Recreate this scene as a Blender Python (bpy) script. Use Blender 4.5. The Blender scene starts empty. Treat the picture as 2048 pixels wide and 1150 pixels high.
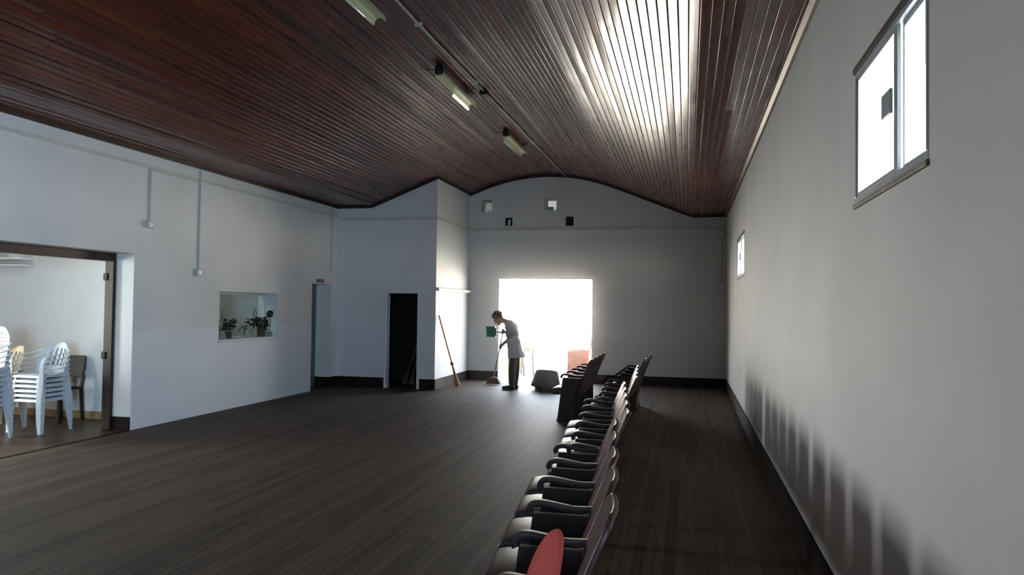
import bpy, bmesh, math, random
from mathutils import Vector, Matrix
random.seed(7)
C = bpy.context.scene.collection
R = math.radians
PI = math.pi

# ------------------------------------------------------------------ room dimensions (metres, camera at x=0 y=0 z=1.6)
XR, XL, YF, YP, XP = .77, -6.732, 15.927, 13.69, -4.683
YB = -4.0
WT = .372           # thickness of the left wall
YF2 = 16.36         # outer face of the far wall
AX, AH = -2.976, 3.04   # centre and half width of the vaulted part of the ceiling

def ceil_z(x):
    d = abs(x - AX)
    if d >= AH: return 3.535
    if d >= 1.5: return 3.535 + (AH - d) * .4
    return 4.451 - d * d * (.4 / 3.0)

# ------------------------------------------------------------------ helpers
def obj(name, bm, mat, parent=None, smooth=False, bevel=0, seg=2):
    me = bpy.data.meshes.new(name)
    if smooth:
        for f in bm.faces: f.smooth = True
    bmesh.ops.recalc_face_normals(bm, faces=bm.faces[:])
    bm.to_mesh(me); bm.free()
    o = bpy.data.objects.new(name, me); C.objects.link(o)
    if mat: me.materials.append(mat)
    if parent: o.parent = parent
    if bevel:
        m = o.modifiers.new('soft edges', 'BEVEL'); m.width = bevel; m.segments = seg; m.limit_method = 'ANGLE'; m.angle_limit = R(35)
    return o

def thing(name, label, cat, loc=(0, 0, 0), rotz=0, group=None):
    o = bpy.data.objects.new(name, None); C.objects.link(o)
    o.empty_display_size = .1
    o.location = loc; o.rotation_euler = (0, 0, rotz); o['label'] = label; o['category'] = cat
    if group: o['group'] = group
    return o

def tag(o, label, cat, group=None):
    o['label'] = label; o['category'] = cat
    if group: o['group'] = group
    return o

def struct(name, bm, mat, parent=None, **k):
    o = obj(name, bm, mat, parent, **k)
    if not parent: o['kind'] = 'structure'
    return o

def dup(root, loc, rotz, label, group=None, skip=()):
    r = root.copy(); C.objects.link(r); r.location = loc; r.rotation_euler = (0, 0, rotz); r['label'] = label
    if group: r['group'] = group
    for ch in list(root.children):
        if ch.name.split('.')[0] in skip: continue
        c = ch.copy(); C.objects.link(c); c.parent = r
        for g in ch.children:
            d = g.copy(); C.objects.link(d); d.parent = c
    return r

def box(bm, x0, x1, y0, y1, z0, z1):
    v = [bm.verts.new((x, y, z)) for z in (z0, z1) for y in (y0, y1) for x in (x0, x1)]
    for f in ((0, 2, 3, 1), (4, 5, 7, 6), (0, 1, 5, 4), (2, 6, 7, 3), (0, 4, 6, 2), (1, 3, 7, 5)):
        bm.faces.new([v[i] for i in f])
    return v

def B(*a):
    bm = bmesh.new(); box(bm, *a); return bm

def Bs(*boxes):
    bm = bmesh.new()
    for b in boxes: box(bm, *b)
    return bm

def prism(bm, poly, t0, t1, axis='y'):
    """extrude a 2d polygon: axis y -> (x,z), axis x -> (y,z), axis z -> (x,y)"""
    def P(a, b, t):
        return {'y': (a, t, b), 'x': (t, a, b), 'z': (a, b, t)}[axis]
    lo = [bm.verts.new(P(a, b, t0)) for a, b in poly]; hi = [bm.verts.new(P(a, b, t1)) for a, b in poly]
    n = len(poly)
    bm.faces.new(lo[::-1]); bm.faces.new(hi)
    for i in range(n): bm.faces.new((lo[i], lo[(i + 1) % n], hi[(i + 1) % n], hi[i]))

def tube(bm, pts, rad, n=8, cap=True):
    """round tube along points; rad is a number or a list"""
    pts = [Vector(p) for p in pts]; rads = rad if isinstance(rad, (list, tuple)) else [rad] * len(pts)
    rings = []; prev = None
    for i, p in enumerate(pts):
        a = pts[max(i - 1, 0)]; b = pts[min(i + 1, len(pts) - 1)]
        t = (b - a).normalized()
        if prev is None:
            ref = Vector((0, 0, 1)) if abs(t.z) < .9 else Vector((1, 0, 0)); u = t.cross(ref).normalized()
        else:
            u = (prev - t * prev.dot(t)).normalized()
        prev = u; w = t.cross(u)
        rings.append([bm.verts.new(p + (u * math.cos(2 * PI * k / n) + w * math.sin(2 * PI * k / n)) * rads[i]) for k in range(n)])
    for a, b in zip(rings, rings[1:]):
        for k in range(n): bm.faces.new((a[k], a[(k + 1) % n], b[(k + 1) % n], b[k]))
    if cap: bm.faces.new(rings[0][::-1]); bm.faces.new(rings[-1])

def ribbon(bm, pts, wdir, width, thick, nrm=None):
    """flat strip swept along points: width along wdir, thickness across"""
    pts = [Vector(p) for p in pts]; wdir = Vector(wdir).normalized()
    secs = []
    for i, p in enumerate(pts):
        t = (pts[min(i + 1, len(pts) - 1)] - pts[max(i - 1, 0)]).normalized()
        nn = t.cross(wdir).normalized()
        w = width[i] if isinstance(width, (list, tuple)) else width
        secs.append([bm.verts.new(p + wdir * (w / 2 * a) + nn * (thick / 2 * b)) for a, b in ((-1, -1), (1, -1), (1, 1), (-1, 1))])
    for a, b in zip(secs, secs[1:]):
        for k in range(4): bm.faces.new((a[k], a[(k + 1) % 4], b[(k + 1) % 4], b[k]))
    bm.faces.new(secs[0][::-1]); bm.faces.new(secs[-1])

def lathe(bm, prof, n=24, c=(0, 0, 0)):
    rings = []
    for r, z in prof:
        rings.append([bm.verts.new((c[0] + r * math.cos(2 * PI * k / n), c[1] + r * math.sin(2 * PI * k / n), c[2] + z)) for k in range(n)])
    for a, b in zip(rings, rings[1:]):
        for k in range(n): bm.faces.new((a[k], a[(k + 1) % n], b[(k + 1) % n], b[k]))
    if prof[0][0] > 1e-4: bm.faces.new(rings[0][::-1])
    if prof[-1][0] > 1e-4: bm.faces.new(rings[-1])

def ball(bm, c, r, sub=None):
    rx, ry, rz = r if isinstance(r, (tuple, list)) else (r, r, r)
    bmesh.ops.create_uvsphere(bm, u_segments=16, v_segments=10, radius=1, matrix=Matrix.Translation(c) @ (sub or Matrix()) @ Matrix.Diagonal((rx, ry, rz, 1)))

def limb(bm, pts, rads, flat=1):
    """chain of rounded cones"""
    for p, r in zip(pts, rads): ball(bm, p, r)
    for (p, a), (q, b) in zip(zip(pts, rads), list(zip(pts, rads))[1:]):
        p, q = Vector(p), Vector(q); d = q - p; L = d.length
        if L < 1e-5: continue
        m = Matrix.Translation((p + q) / 2) @ d.to_track_quat('Z', 'Y').to_matrix().to_4x4()
        bmesh.ops.create_cone(bm, cap_ends=True, segments=16, radius1=a, radius2=b, depth=L, matrix=m)

def remeshed(name, bm, mat, parent, voxel=.007, smooth=4):
    """fuse overlapping blobs into one continuous skin"""
    me = bpy.data.meshes.new(name + '_raw'); bm.to_mesh(me); bm.free()
    t = bpy.data.objects.new(name + '_raw', me); C.objects.link(t)
    m = t.modifiers.new('fuse', 'REMESH'); m.mode = 'VOXEL'; m.voxel_size = voxel; m.use_smooth_shade = True
    s = t.modifiers.new('smooth', 'SMOOTH'); s.iterations = smooth; s.factor = .5
    dg = bpy.context.evaluated_depsgraph_get(); dg.update()
    out = bpy.data.meshes.new_from_object(t.evaluated_get(dg)); out.name = name
    bpy.data.objects.remove(t); bpy.data.meshes.remove(me)
    for p in out.polygons: p.use_smooth = True
    o = bpy.data.objects.new(name, out); C.objects.link(o); out.materials.clear(); out.materials.append(mat)
    if parent: o.parent = parent
    return o

def wall(name, us, vs, holes, axis, w0, w1, mat, top=None):
    """wall slab with rectangular holes; u runs along the wall, v is height, w the thickness"""
    us = sorted(set(us) | {h[0] for h in holes} | {h[1] for h in holes})
    vs = sorted(set(vs) | {h[2] for h in holes} | {h[3] for h in holes})
    bm = bmesh.new(); cache = {}
    def V(i, j, w):
        k = (i, j, w)
        if k not in cache:
            u, v = us[i], vs[j]
            if top and j == len(vs) - 1: v = top(u)
            cache[k] = bm.verts.new((u, w, v) if axis == 'y' else (w, u, v))
        return cache[k]
    def solid(i, j):
        if not (0 <= i < len(us) - 1 and 0 <= j < len(vs) - 1): return False
        cu, cv = (us[i] + us[i + 1]) / 2, (vs[j] + vs[j + 1]) / 2
        return not any(h[0] < cu < h[1] and h[2] < cv < h[3] for h in holes)
    for i in range(len(us) - 1):
        for j in range(len(vs) - 1):
            if not solid(i, j): continue
            for w in (w0, w1): bm.faces.new([V(i, j, w), V(i + 1, j, w), V(i + 1, j + 1, w), V(i, j + 1, w)])
            for di, dj, a, b in ((-1, 0, (i, j), (i, j + 1)), (1, 0, (i + 1, j), (i + 1, j + 1)), (0, -1, (i, j), (i + 1, j)), (0, 1, (i, j + 1), (i + 1, j + 1))):
                if not solid(i + di, j + dj): bm.faces.new([V(*a, w0), V(*b, w0), V(*b, w1), V(*a, w1)])
    return struct(name, bm, mat)

# ------------------------------------------------------------------ materials
def mat(name, col, rough=.6, metal=0, var=.12, scale=8, bump=0, bscale=60, spec=.5, stretch=(1, 1, 1), coat=0, emit=None):
    m = bpy.data.materials.new(name); m.use_nodes = True; nt = m.node_tree; b = nt.nodes['Principled BSDF']
    tc = nt.nodes.new('ShaderNodeTexCoord'); mp = nt.nodes.new('ShaderNodeMapping'); mp.inputs['Scale'].default_value = stretch
    nt.links.new(tc.outputs['Object'], mp.inputs['Vector'])
    n = nt.nodes.new('ShaderNodeTexNoise'); n.inputs['Scale'].default_value = scale; n.inputs['Detail'].default_value = 5
    nt.links.new(mp.outputs[0], n.inputs['Vector'])
    r = nt.nodes.new('ShaderNodeValToRGB'); r.color_ramp.elements[0].position = .3; r.color_ramp.elements[1].position = .7
    r.color_ramp.elements[0].color = (*[c * (1 - var) for c in col], 1); r.color_ramp.elements[1].color = (*[min(1, c * (1 + var)) for c in col], 1)
    nt.links.new(n.outputs['Fac'], r.inputs['Fac']); nt.links.new(r.outputs['Color'], b.inputs['Base Color'])
    b.inputs['Roughness'].default_value = rough; b.inputs['Metallic'].default_value = metal; b.inputs['Specular IOR Level'].default_value = spec
    b.inputs['Coat Weight'].default_value = coat
    if bump:
        n2 = nt.nodes.new('ShaderNodeTexNoise'); n2.inputs['Scale'].default_value = bscale; n2.inputs['Detail'].default_value = 4
        nt.links.new(mp.outputs[0], n2.inputs['Vector'])
        bp = nt.nodes.new('ShaderNodeBump'); bp.inputs['Strength'].default_value = bump; bp.inputs['Distance'].default_value = .01
        nt.links.new(n2.outputs['Fac'], bp.inputs['Height']); nt.links.new(bp.outputs[0], b.inputs['Normal'])
    if emit:
        b.inputs['Emission Color'].default_value = (*emit[:3], 1); b.inputs['Emission Strength'].default_value = emit[3]
    return m

M = {}
M['plaster'] = mat('white plaster', (.66, .66, .655), .75, var=.05, scale=1.3, bump=.12, bscale=70, spec=.25)
M['panel'] = mat('white painted panel', (.68, .69, .72), .6, var=.03, scale=1.1, bump=.05, bscale=50, spec=.3)
M['dark_band'] = mat('dark brown painted band', (.017, .009, .008), .65, var=.25, scale=5, spec=.2)
M['moulding'] = mat('grey green moulding', (.54, .54, .51), .7, var=.08, scale=4)
M['brown_frame'] = mat('dark brown wood frame', (.035, .017, .013), .45, var=.3, scale=12, stretch=(1, 1, .2))
M['gold_wood'] = mat('light varnished moulding', (.15, .09, .045), .4, var=.25, scale=9, stretch=(1, .15, 1))
M['seat_wood'] = mat('dark varnished seat wood', (.032, .013, .012), .5, var=.3, scale=10, stretch=(1, .3, 1), spec=.5)
M['seat_back'] = mat('varnished plywood seat back', (.10, .052, .050), .42, var=.2, scale=7, stretch=(.4, 1, .4), spec=.5)
M['leather'] = mat('worn dark leather', (.065, .045, .036), .46, var=.25, scale=9, bump=.12, bscale=40, spec=.6)
M['iron'] = mat('dark iron', (.03, .028, .028), .45, metal=.6, var=.2)
M['red'] = mat('salmon red plastic', (.55, .10, .08), .8, var=.06, scale=5, spec=.15)
M['white_plastic'] = mat('white plastic', (.58, .61, .65), .38, var=.03, scale=3)
M['cream_plastic'] = mat('cream plastic', (.66, .56, .42), .4, var=.04, scale=3)
M['conduit'] = mat('pale grey conduit', (.50, .50, .48), .55, var=.06)
M['black'] = mat('black plastic', (.012, .012, .012), .5, var=.2)
M['lamp'] = mat('pale green enamelled lamp', (.72, .74, .48), .4, var=.08, scale=6)
M['tube'] = mat('white glass tube', (.9, .9, .9), .12, var=.01, spec=.8)
M['glow_tube'] = mat('glass tube with added glow', (.9, .9, .9), .12, var=.01, spec=.8, emit=(1, 1, .97, 1.2))  # emission added so the middle lamp's tube end shows white
M['alu'] = mat('aluminium', (.42, .46, .50), .4, metal=.5, var=.08)
M['sill'] = mat('weathered window sill', (.24, .20, .15), .6, var=.2, scale=14)
M['straw'] = mat('straw bristles', (.33, .20, .09), .85, var=.35, scale=40, stretch=(1, 1, .1), bump=.5, bscale=90)
M['stick'] = mat('wooden broomstick', (.30, .18, .09), .6, var=.2, scale=14, stretch=(1, 1, .2))
M['brown_bristle'] = mat('brown bristles', (.10, .05, .03), .85, var=.35, scale=40, bump=.4, bscale=90)
M['green'] = mat('green plastic', (.02, .20, .09), .4, var=.08)
M['tub'] = mat('dark grey plastic tub', (.045, .055, .055), .45, var=.12, scale=6)
M['skin'] = mat('skin', (.23, .115, .075), .55, var=.08, scale=20)
M['hair'] = mat('dark brown hair', (.055, .028, .018), .6, var=.4, scale=60, bump=.5, bscale=80)
M['tunic'] = mat('pale grey blue tunic', (.33, .34, .37), .85, var=.06, scale=12, bump=.15, bscale=60)
M['trousers'] = mat('dark trousers', (.035, .036, .034), .85, var=.15, scale=14)
M['shoe'] = mat('dark shoes', (.014, .014, .017), .5, var=.15)
M['leaf'] = mat('dark green leaves', (.020, .042, .020), .5, var=.4, scale=18)
M['purple_leaf'] = mat('purple black leaves', (.035, .022, .035), .5, var=.4, scale=18)
M['pot'] = mat('dull brown pot', (.07, .055, .045), .6, var=.15)
M['clear_jar'] = mat('pale grey pot', (.26, .28, .27), .3, var=.1)
M['hatch_wall'] = mat('grey green room wall', (.50, .52, .50), .75, var=.06, scale=1.5)
M['shade_black'] = mat('closet wall shade black', (.010, .009, .009), .85, var=.2)  # near-black puts the closet's shade into the wall colour
M['tile_brown'] = mat('brown floor of side room', (.10, .062, .040), .42, var=.3, scale=3)
M['skirt'] = mat('ochre skirting', (.36, .24, .11), .6, var=.15)
M['door_grey'] = mat('grey green door paint', (.16, .18, .165), .55, var=.06, scale=2)
M['patio'] = mat('sunlit concrete', (.60, .54, .40), .9, var=.08, scale=2)
M['tan'] = mat('tan plaster', (.42, .30, .17), .9, var=.1, scale=2)
M['rose_wood'] = mat('reddish brown wood', (.20, .075, .05), .4, var=.25, scale=8)
M['paper'] = mat('grey printed plate', (.30, .30, .31), .6, var=.05)
M['ink'] = mat('dark print', (.17, .17, .175), .6, var=.05)
M['bulb_white'] = mat('white enamel', (.8, .8, .78), .4, var=.03)

def glass(ior=1.45):
    m = bpy.data.materials.new('window glass'); m.use_nodes = True; nt = m.node_tree
    for n in list(nt.nodes): nt.nodes.remove(n)
    o = nt.nodes.new('ShaderNodeOutputMaterial'); mx = nt.nodes.new('ShaderNodeMixShader')
    t = nt.nodes.new('ShaderNodeBsdfTransparent'); g = nt.nodes.new('ShaderNodeBsdfGlossy'); f = nt.nodes.new('ShaderNodeFresnel')
    t.inputs['Color'].default_value = (.94, .97, .97, 1); g.inputs['Roughness'].default_value = .02; ge = nt.nodes.new('ShaderNodeNewGeometry'); mi = nt.nodes.new('ShaderNodeMapRange'); mi.inputs['To Min'].default_value = ior; mi.inputs['To Max'].default_value = 1 / ior
    nt.links.new(ge.outputs['Backfacing'], mi.inputs['Value']); nt.links.new(mi.outputs[0], f.inputs['IOR'])
    nt.links.new(f.outputs[0], mx.inputs[0]); nt.links.new(t.outputs[0], mx.inputs[1]); nt.links.new(g.outputs[0], mx.inputs[2])
    nt.links.new(mx.outputs[0], o.inputs['Surface']); return m
M['glass'] = glass(1.2); M['low_reflect_glass'] = glass(1.035)  # lower index on the hatch pane keeps its reflections faint

def ceiling_mat():
    m = bpy.data.materials.new('varnished ceiling boards'); m.use_nodes = True; nt = m.node_tree; b = nt.nodes['Principled BSDF']
    at = nt.nodes.new('ShaderNodeAttribute'); at.attribute_name = 'tint'
    tc = nt.nodes.new('ShaderNodeTexCoord'); mp = nt.nodes.new('ShaderNodeMapping'); mp.inputs['Scale'].default_value = (30, 1.4, 30)
    nt.links.new(tc.outputs['Object'], mp.inputs[0])
    n = nt.nodes.new('ShaderNodeTexNoise'); n.inputs['Scale'].default_value = 1; n.inputs['Detail'].default_value = 6; nt.links.new(mp.outputs[0], n.inputs[0])
    r = nt.nodes.new('ShaderNodeValToRGB'); r.color_ramp.elements[0].position = .25; r.color_ramp.elements[1].position = .8
    r.color_ramp.elements[0].color = (.070, .013, .005, 1); r.color_ramp.elements[1].color = (.19, .040, .013, 1)
    nt.links.new(n.outputs['Fac'], r.inputs[0])
    mu = nt.nodes.new('ShaderNodeMix'); mu.data_type = 'RGBA'; mu.blend_type = 'MULTIPLY'; mu.inputs[0].default_value = 1
    nt.links.new(r.outputs[0], mu.inputs['A']); nt.links.new(at.outputs['Color'], mu.inputs['B']); nt.links.new(mu.outputs['Result'], b.inputs['Base Color'])
    # uneven varnish
    mp2 = nt.nodes.new('ShaderNodeMapping'); mp2.inputs['Scale'].default_value = (12, 1.6, 12); nt.links.new(tc.outputs['Object'], mp2.inputs[0])
    n2 = nt.nodes.new('ShaderNodeTexNoise'); n2.inputs['Scale'].default_value = 1.2; n2.inputs['Detail'].default_value = 4; nt.links.new(mp2.outputs[0], n2.inputs[0])
    rr = nt.nodes.new('ShaderNodeMapRange'); rr.inputs['From Min'].default_value = .3; rr.inputs['From Max'].default_value = .7
    rr.inputs['To Min'].default_value = .26; rr.inputs['To Max'].default_value = .42
    nt.links.new(n2.outputs['Fac'], rr.inputs[0]); nt.links.new(rr.outputs[0], b.inputs['Roughness'])
    bp = nt.nodes.new('ShaderNodeBump'); bp.inputs['Strength'].default_value = .16; bp.inputs['Distance'].default_value = .01
    nt.links.new(n2.outputs['Fac'], bp.inputs['Height']); nt.links.new(bp.outputs[0], b.inputs['Normal'])
    for nm, k in (('Specular IOR Level', .45), ('Coat Weight', .5)):
        ml = nt.nodes.new('ShaderNodeMath'); ml.operation = 'MULTIPLY'; ml.inputs[1].default_value = k; nt.links.new(at.outputs['Alpha'], ml.inputs[0]); nt.links.new(ml.outputs[0], b.inputs[nm])
    b.inputs['Coat Roughness'].default_value = .21
    return m

def floor_mat(name, c0, c1, w, rough, dust_glow):
    m = bpy.data.materials.new(name); m.use_nodes = True; nt = m.node_tree; b = nt.nodes['Principled BSDF']; L = nt.links.new
    tc = nt.nodes.new('ShaderNodeTexCoord'); sx = nt.nodes.new('ShaderNodeSeparateXYZ'); L(tc.outputs['Object'], sx.inputs[0])
    def math_(op, a, bb=None):
        n = nt.nodes.new('ShaderNodeMath'); n.operation = op
        for i, v in enumerate((a, bb)):
            if v is None: continue
            if isinstance(v, (int, float)): n.inputs[i].default_value = v
            else: L(v, n.inputs[i])
        return n.outputs[0]
    q = math_('DIVIDE', sx.outputs['X'], w); k = math_('FLOOR', q); fr = math_('FRACT', q)
    wn = nt.nodes.new('ShaderNodeTexWhiteNoise'); wn.noise_dimensions = '1D'; L(k, wn.inputs['W'])
    yy = math_('FLOOR', math_('DIVIDE', math_('ADD', sx.outputs['Y'], math_('MULTIPLY', wn.outputs['Value'], 9.0)), 2.6))
    w2 = nt.nodes.new('ShaderNodeTexWhiteNoise'); w2.noise_dimensions = '2D'
    cb = nt.nodes.new('ShaderNodeCombineXYZ'); L(k, cb.inputs[0]); L(yy, cb.inputs[1]); L(cb.outputs[0], w2.inputs['Vector'])
    mp = nt.nodes.new('ShaderNodeMapping'); mp.inputs['Scale'].default_value = (34, 2.0, 1); L(tc.outputs['Object'], mp.inputs[0])
    n = nt.nodes.new('ShaderNodeTexNoise'); n.inputs['Scale'].default_value = 1; n.inputs['Detail'].default_value = 6; L(mp.outputs[0], n.inputs[0])
    fac = math_('ADD', math_('MULTIPLY', n.outputs['Fac'], .7), math_('MULTIPLY', w2.outputs['Value'], .35))
    r = nt.nodes.new('ShaderNodeValToRGB'); r.color_ramp.elements[0].position = .25; r.color_ramp.elements[1].position = .85
    r.color_ramp.elements[0].color = (*c0, 1); r.color_ramp.elements[1].color = (*c1, 1); L(fac, r.inputs[0])
    gap = math_('LESS_THAN', math_('MINIMUM', fr, math_('SUBTRACT', 1, fr)), .045)
    mx = nt.nodes.new('ShaderNodeMix'); mx.data_type = 'RGBA'; L(math_('MULTIPLY', gap, .6), mx.inputs[0]); L(r.outputs[0], mx.inputs['A'])
    mx.inputs['B'].default_value = (.012, .009, .008, 1)
    L(mx.outputs['Result'], b.inputs['Base Color']); b.inputs['Roughness'].default_value = rough; b.inputs['Specular IOR Level'].default_value = .32
    bp = nt.nodes.new('ShaderNodeBump'); bp.inputs['Strength'].default_value = .35; bp.inputs['Distance'].default_value = .006
    L(math_('SUBTRACT', n.outputs['Fac'], math_('MULTIPLY', gap, 1.2)), bp.inputs['Height']); L(bp.outputs[0], b.inputs['Normal'])
    return m
M['ceiling'] = ceiling_mat()
M['floor'] = floor_mat('worn dusty floorboards', (.056, .038, .027), (.145, .106, .080), .066, .62, .3)

# ------------------------------------------------------------------ floor, ceiling, roof
struct('floor', B(XL, XR, YB, YF2, -.08, 0), M['floor'])

def build_ceiling():
    xs = [XL]
    for x0, x1, n in ((XL, AX - AH, 10), (AX - AH, AX + AH, 86), (AX + AH, XR, 10)):
        for i in range(n): xs.append(x0 + (x1 - x0) * (i + 1) / n)
    bm = bmesh.new(); lay = bm.verts.layers.float_color.new('tint')
    rnd = random.Random(3)
    for a, b in zip(xs, xs[1:]):
        za, zb = ceil_z(a), ceil_z(b)
        y = YB - rnd.random() * 2; base = rnd.uniform(.75, 1.2); roll = rnd.uniform(-1, 1) * .0024
        while y < YF + .1:
            L = rnd.uniform(1.8, 4.2); y1 = min(y + L, YF + .12); y0 = max(y, YB)
            if y1 > y0:
                t = base * rnd.uniform(.75, 1.25); tc = (t, t * rnd.uniform(.9, 1.08), t * rnd.uniform(.85, 1.1), 1)
                e = roll + rnd.uniform(-1, 1) * .0015; off = rnd.uniform(0, .0012); sag = rnd.uniform(-1, 1) * .004
                rows = []
                ny = 5
                for iy in range(ny):
                    yy = y0 + .002 + (y1 - y0 - .004) * iy / (ny - 1); bow = math.sin(PI * iy / (ny - 1)) * sag
                    row = []
                    for f, up in ((0, .005), (.05, .0012), (.10, .0), (.5, -.0003), (.90, .0), (.95, .0012), (1, .005)):
                        z = za + (zb - za) * f + up + off + (f - .5) * 2 * e + bow
                        v = bm.verts.new((a + (b - a) * f, yy, z)); d = .42 if f in (0, 1) else 1
                        v[lay] = (tc[0] * d, tc[1] * d, tc[2] * d, 1 if .09 < f < .91 else .35); row.append(v)
                    rows.append(row)
                for r0, r1 in zip(rows, rows[1:]):
                    for k in range(6):
                        bm.faces.new((r0[k], r0[k + 1], r1[k + 1], r1[k]))
            y += L
    return struct('ceiling', bm, M['ceiling'])
build_ceiling()

xr_ = [XL - .4, XL] + [AX - AH + 2 * AH * i / 24 for i in range(25)] + [XR, XR + .5]
bm = bmesh.new(); prism(bm, [(x, ceil_z(x) + .035) for x in xr_] + [(x, ceil_z(x) + .16) for x in reversed(xr_)], YB - .4, YF2 + .25)
struct('roof', bm, M['shade_black'])

# ------------------------------------------------------------------ walls
wall('wall_right', [YB, YF], [0, 3.555], [(2.72, 3.83, 2.105, 2.735), (11.02, 12.5, 2.10, 2.70)], 'x', XR, XR + .28, M['plaster'])
OP = (3.2, 8.085, 0, 2.2); HW = (9.87, 11.50, 1.055, 1.765); D2 = (12.675, 13.43, 0, 1.98)
wall('wall_left', [YB, YF2], [0, 3.555], [OP, HW, D2], 'x', XL, XL - WT, M['plaster'])
fx = [AX - AH + 2 * AH * i / 32 for i in range(33)]
wall('wall_back', [XP - .3, XR + .28] + [x for x in fx if x > XP - .3], [0, 3.6, 3.97],
     [(-4.0, -1.972, 0, 2.205), (-4.42, -4.185, 3.685, 3.935), (-3.015, -2.76, 3.69, 3.95), (-3.90, -3.725, 3.36, 3.545), (-2.56, -2.385, 3.345, 3.55)],
     'y', YF, YF2, M['plaster'], top=lambda u: ceil_z(u) + .03)
wall('wall_closet_front', [XL, XP] + [x for x in fx if x < XP], [0, 3.5], [(-5.66, -5.045, 0, 1.83)], 'y', YP, YP + .12, M['plaster'], top=lambda u: ceil_z(u) + .03)
wall('wall_closet_side', [YP + .12, YF], [0, ceil_z(XP) + .02], [], 'x', XP, XP - .15, M['plaster'])
wall('wall_front', [XL, XR] + fx, [0, 3.5], [], 'y', YB, YB - .2, M['plaster'], top=lambda u: ceil_z(u) + .03)
# painted lower panel of the left wall
struct('trim_1', Bs((XL, XL + .008, 8.09, 9.84, .004, 1.234), (XL, XL + .008, 9.84, 11.54, .004, 1.008), (XL, XL + .008, 11.54, 12.67, .004, 1.234)), M['panel'])
# narrow moulding that runs round the room
struct('trim_2', Bs((XP, XR, YF - .02, YF, 3.255, 3.31)), M['moulding'])
struct('trim_3', Bs((XL, XP, YP - .02, YP, 3.255, 3.31)), M['moulding'])
struct('trim_4', Bs((XP, XP + .02, YP - .02, YF - .02, 3.255, 3.31)), M['moulding'])
struct('trim_5', Bs((XL, XL + .015, YB, YP - .02, 3.31, 3.352)), M['moulding'])
struct('trim_6', Bs((XP, XP + .07, YP - .03, YF, 1.885, 1.945)), M['plaster'], bevel=.006)
# dark strip where ceiling meets walls
struct('trim_7', Bs((XL, XL + .035, YB, YP, 3.485, 3.545)), M['brown_frame'])
bm = bmesh.new(); prism(bm, [(XR, 3.55), (XR - .045, 3.55), (XR - .045, 3.53), (XR - .02, 3.50), (XR, 3.49)], YB, YF)
struct('trim_8', bm, M['gold_wood'])
def arc_strip(name, x0, x1, y0, y1):
    n = 40; bm = bmesh.new(); xs = [x0 + (x1 - x0) * i / n for i in range(n + 1)]
    prism(bm, [(x, ceil_z(x) - .045) for x in xs] + [(x, ceil_z(x) + .005) for x in reversed(xs)], y0, y1)
    struct(name, bm, M['brown_frame'])
arc_strip('trim_9', XP, XR, YF - .03, YF)
arc_strip('trim_10', XL, XP + .03, YP - .03, YP)
bm = bmesh.new(); box(bm, XP, XP + .03, YP, YF - .03, ceil_z(XP + .03) - .045, ceil_z(XP) + .01); struct('trim_11', bm, M['brown_frame'])
# baseboards
bh = .197
struct('baseboard_back', Bs((XP, -4.0, YF - .015, YF, 0, bh), (-1.972, XR, YF - .015, YF, 0, bh)), M['dark_band'])
struct('baseboard_closet', Bs((XL, -5.72, YP - .015, YP, 0, bh), (-5.0, XP + .015, YP - .015, YP, 0, bh), (XP, XP + .015, YP, YF - .015, 0, bh)), M['dark_band'])
struct('baseboard_right', Bs((XR - .015, XR, YB, YF - .015, 0, bh)), M['dark_band'])
struct('baseboard_left', Bs((XL, XL + .015, YB, OP[0], 0, bh), (XL - WT, XL, D2[1] - .015, D2[1], 0, bh), (XL, XL + .015, D2[1], YP - .015, 0, bh)), M['dark_band'])
struct('baseboard_opening', Bs((XL - .255, XL, OP[1] - .012, OP[1], 0, .165)), M['dark_band'])
# white narrow casing round the closet doorway
struct('trim_12', Bs((-5.715, -5.66, YP - .02, YP + .02, 0, 1.875), (-5.045, -4.99, YP - .02, YP + .02, 0, 1.875), (-5.66, -5.045, YP - .02, YP + .02, 1.83, 1.875)), M['plaster'], bevel=.004)
# brown frame of the wide opening to the side room
fr = thing('door_1', 'dark brown wooden frame round the wide opening to the chair room', 'door frame', (XL - .3, 6.2, 0)); fr['kind'] = 'structure'
def sub(name, bm, m, par, **k):
    o = obj(name, bm, m, par, **k); o.matrix_parent_inverse = Matrix.Translation(par.location).inverted(); return o
sub('jamb', B(XL - WT - .005, XL - .255, OP[1] - .05, OP[1] - .001, 0, 2.199), M['brown_frame'], fr, bevel=.005)
sub('head', B(XL - WT - .005, XL - .255, OP[0], OP[1] - .05, 2.10, 2.199), M['brown_frame'], fr, bevel=.005)
for z in (.88, 1.86): sub('hinge', B(XL - WT - .02, XL - .335, OP[1] - .064, OP[1] - .05, z, z + .09), M['iron'], fr, bevel=.004)

# door at the back of the second recess
dd = struct('door_2', B(XL - .345, XL - .305, D2[0] - .0, D2[1] - .0, .012, 1.975), M['door_grey'], bevel=.004)
k = obj('door_handle', Bs((XL - .305, XL - .26, 12.76, 12.785, .98, 1.0), (XL - .275, XL - .26, 12.76, 12.86, .98, 1.0)), M['alu'], dd)

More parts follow.
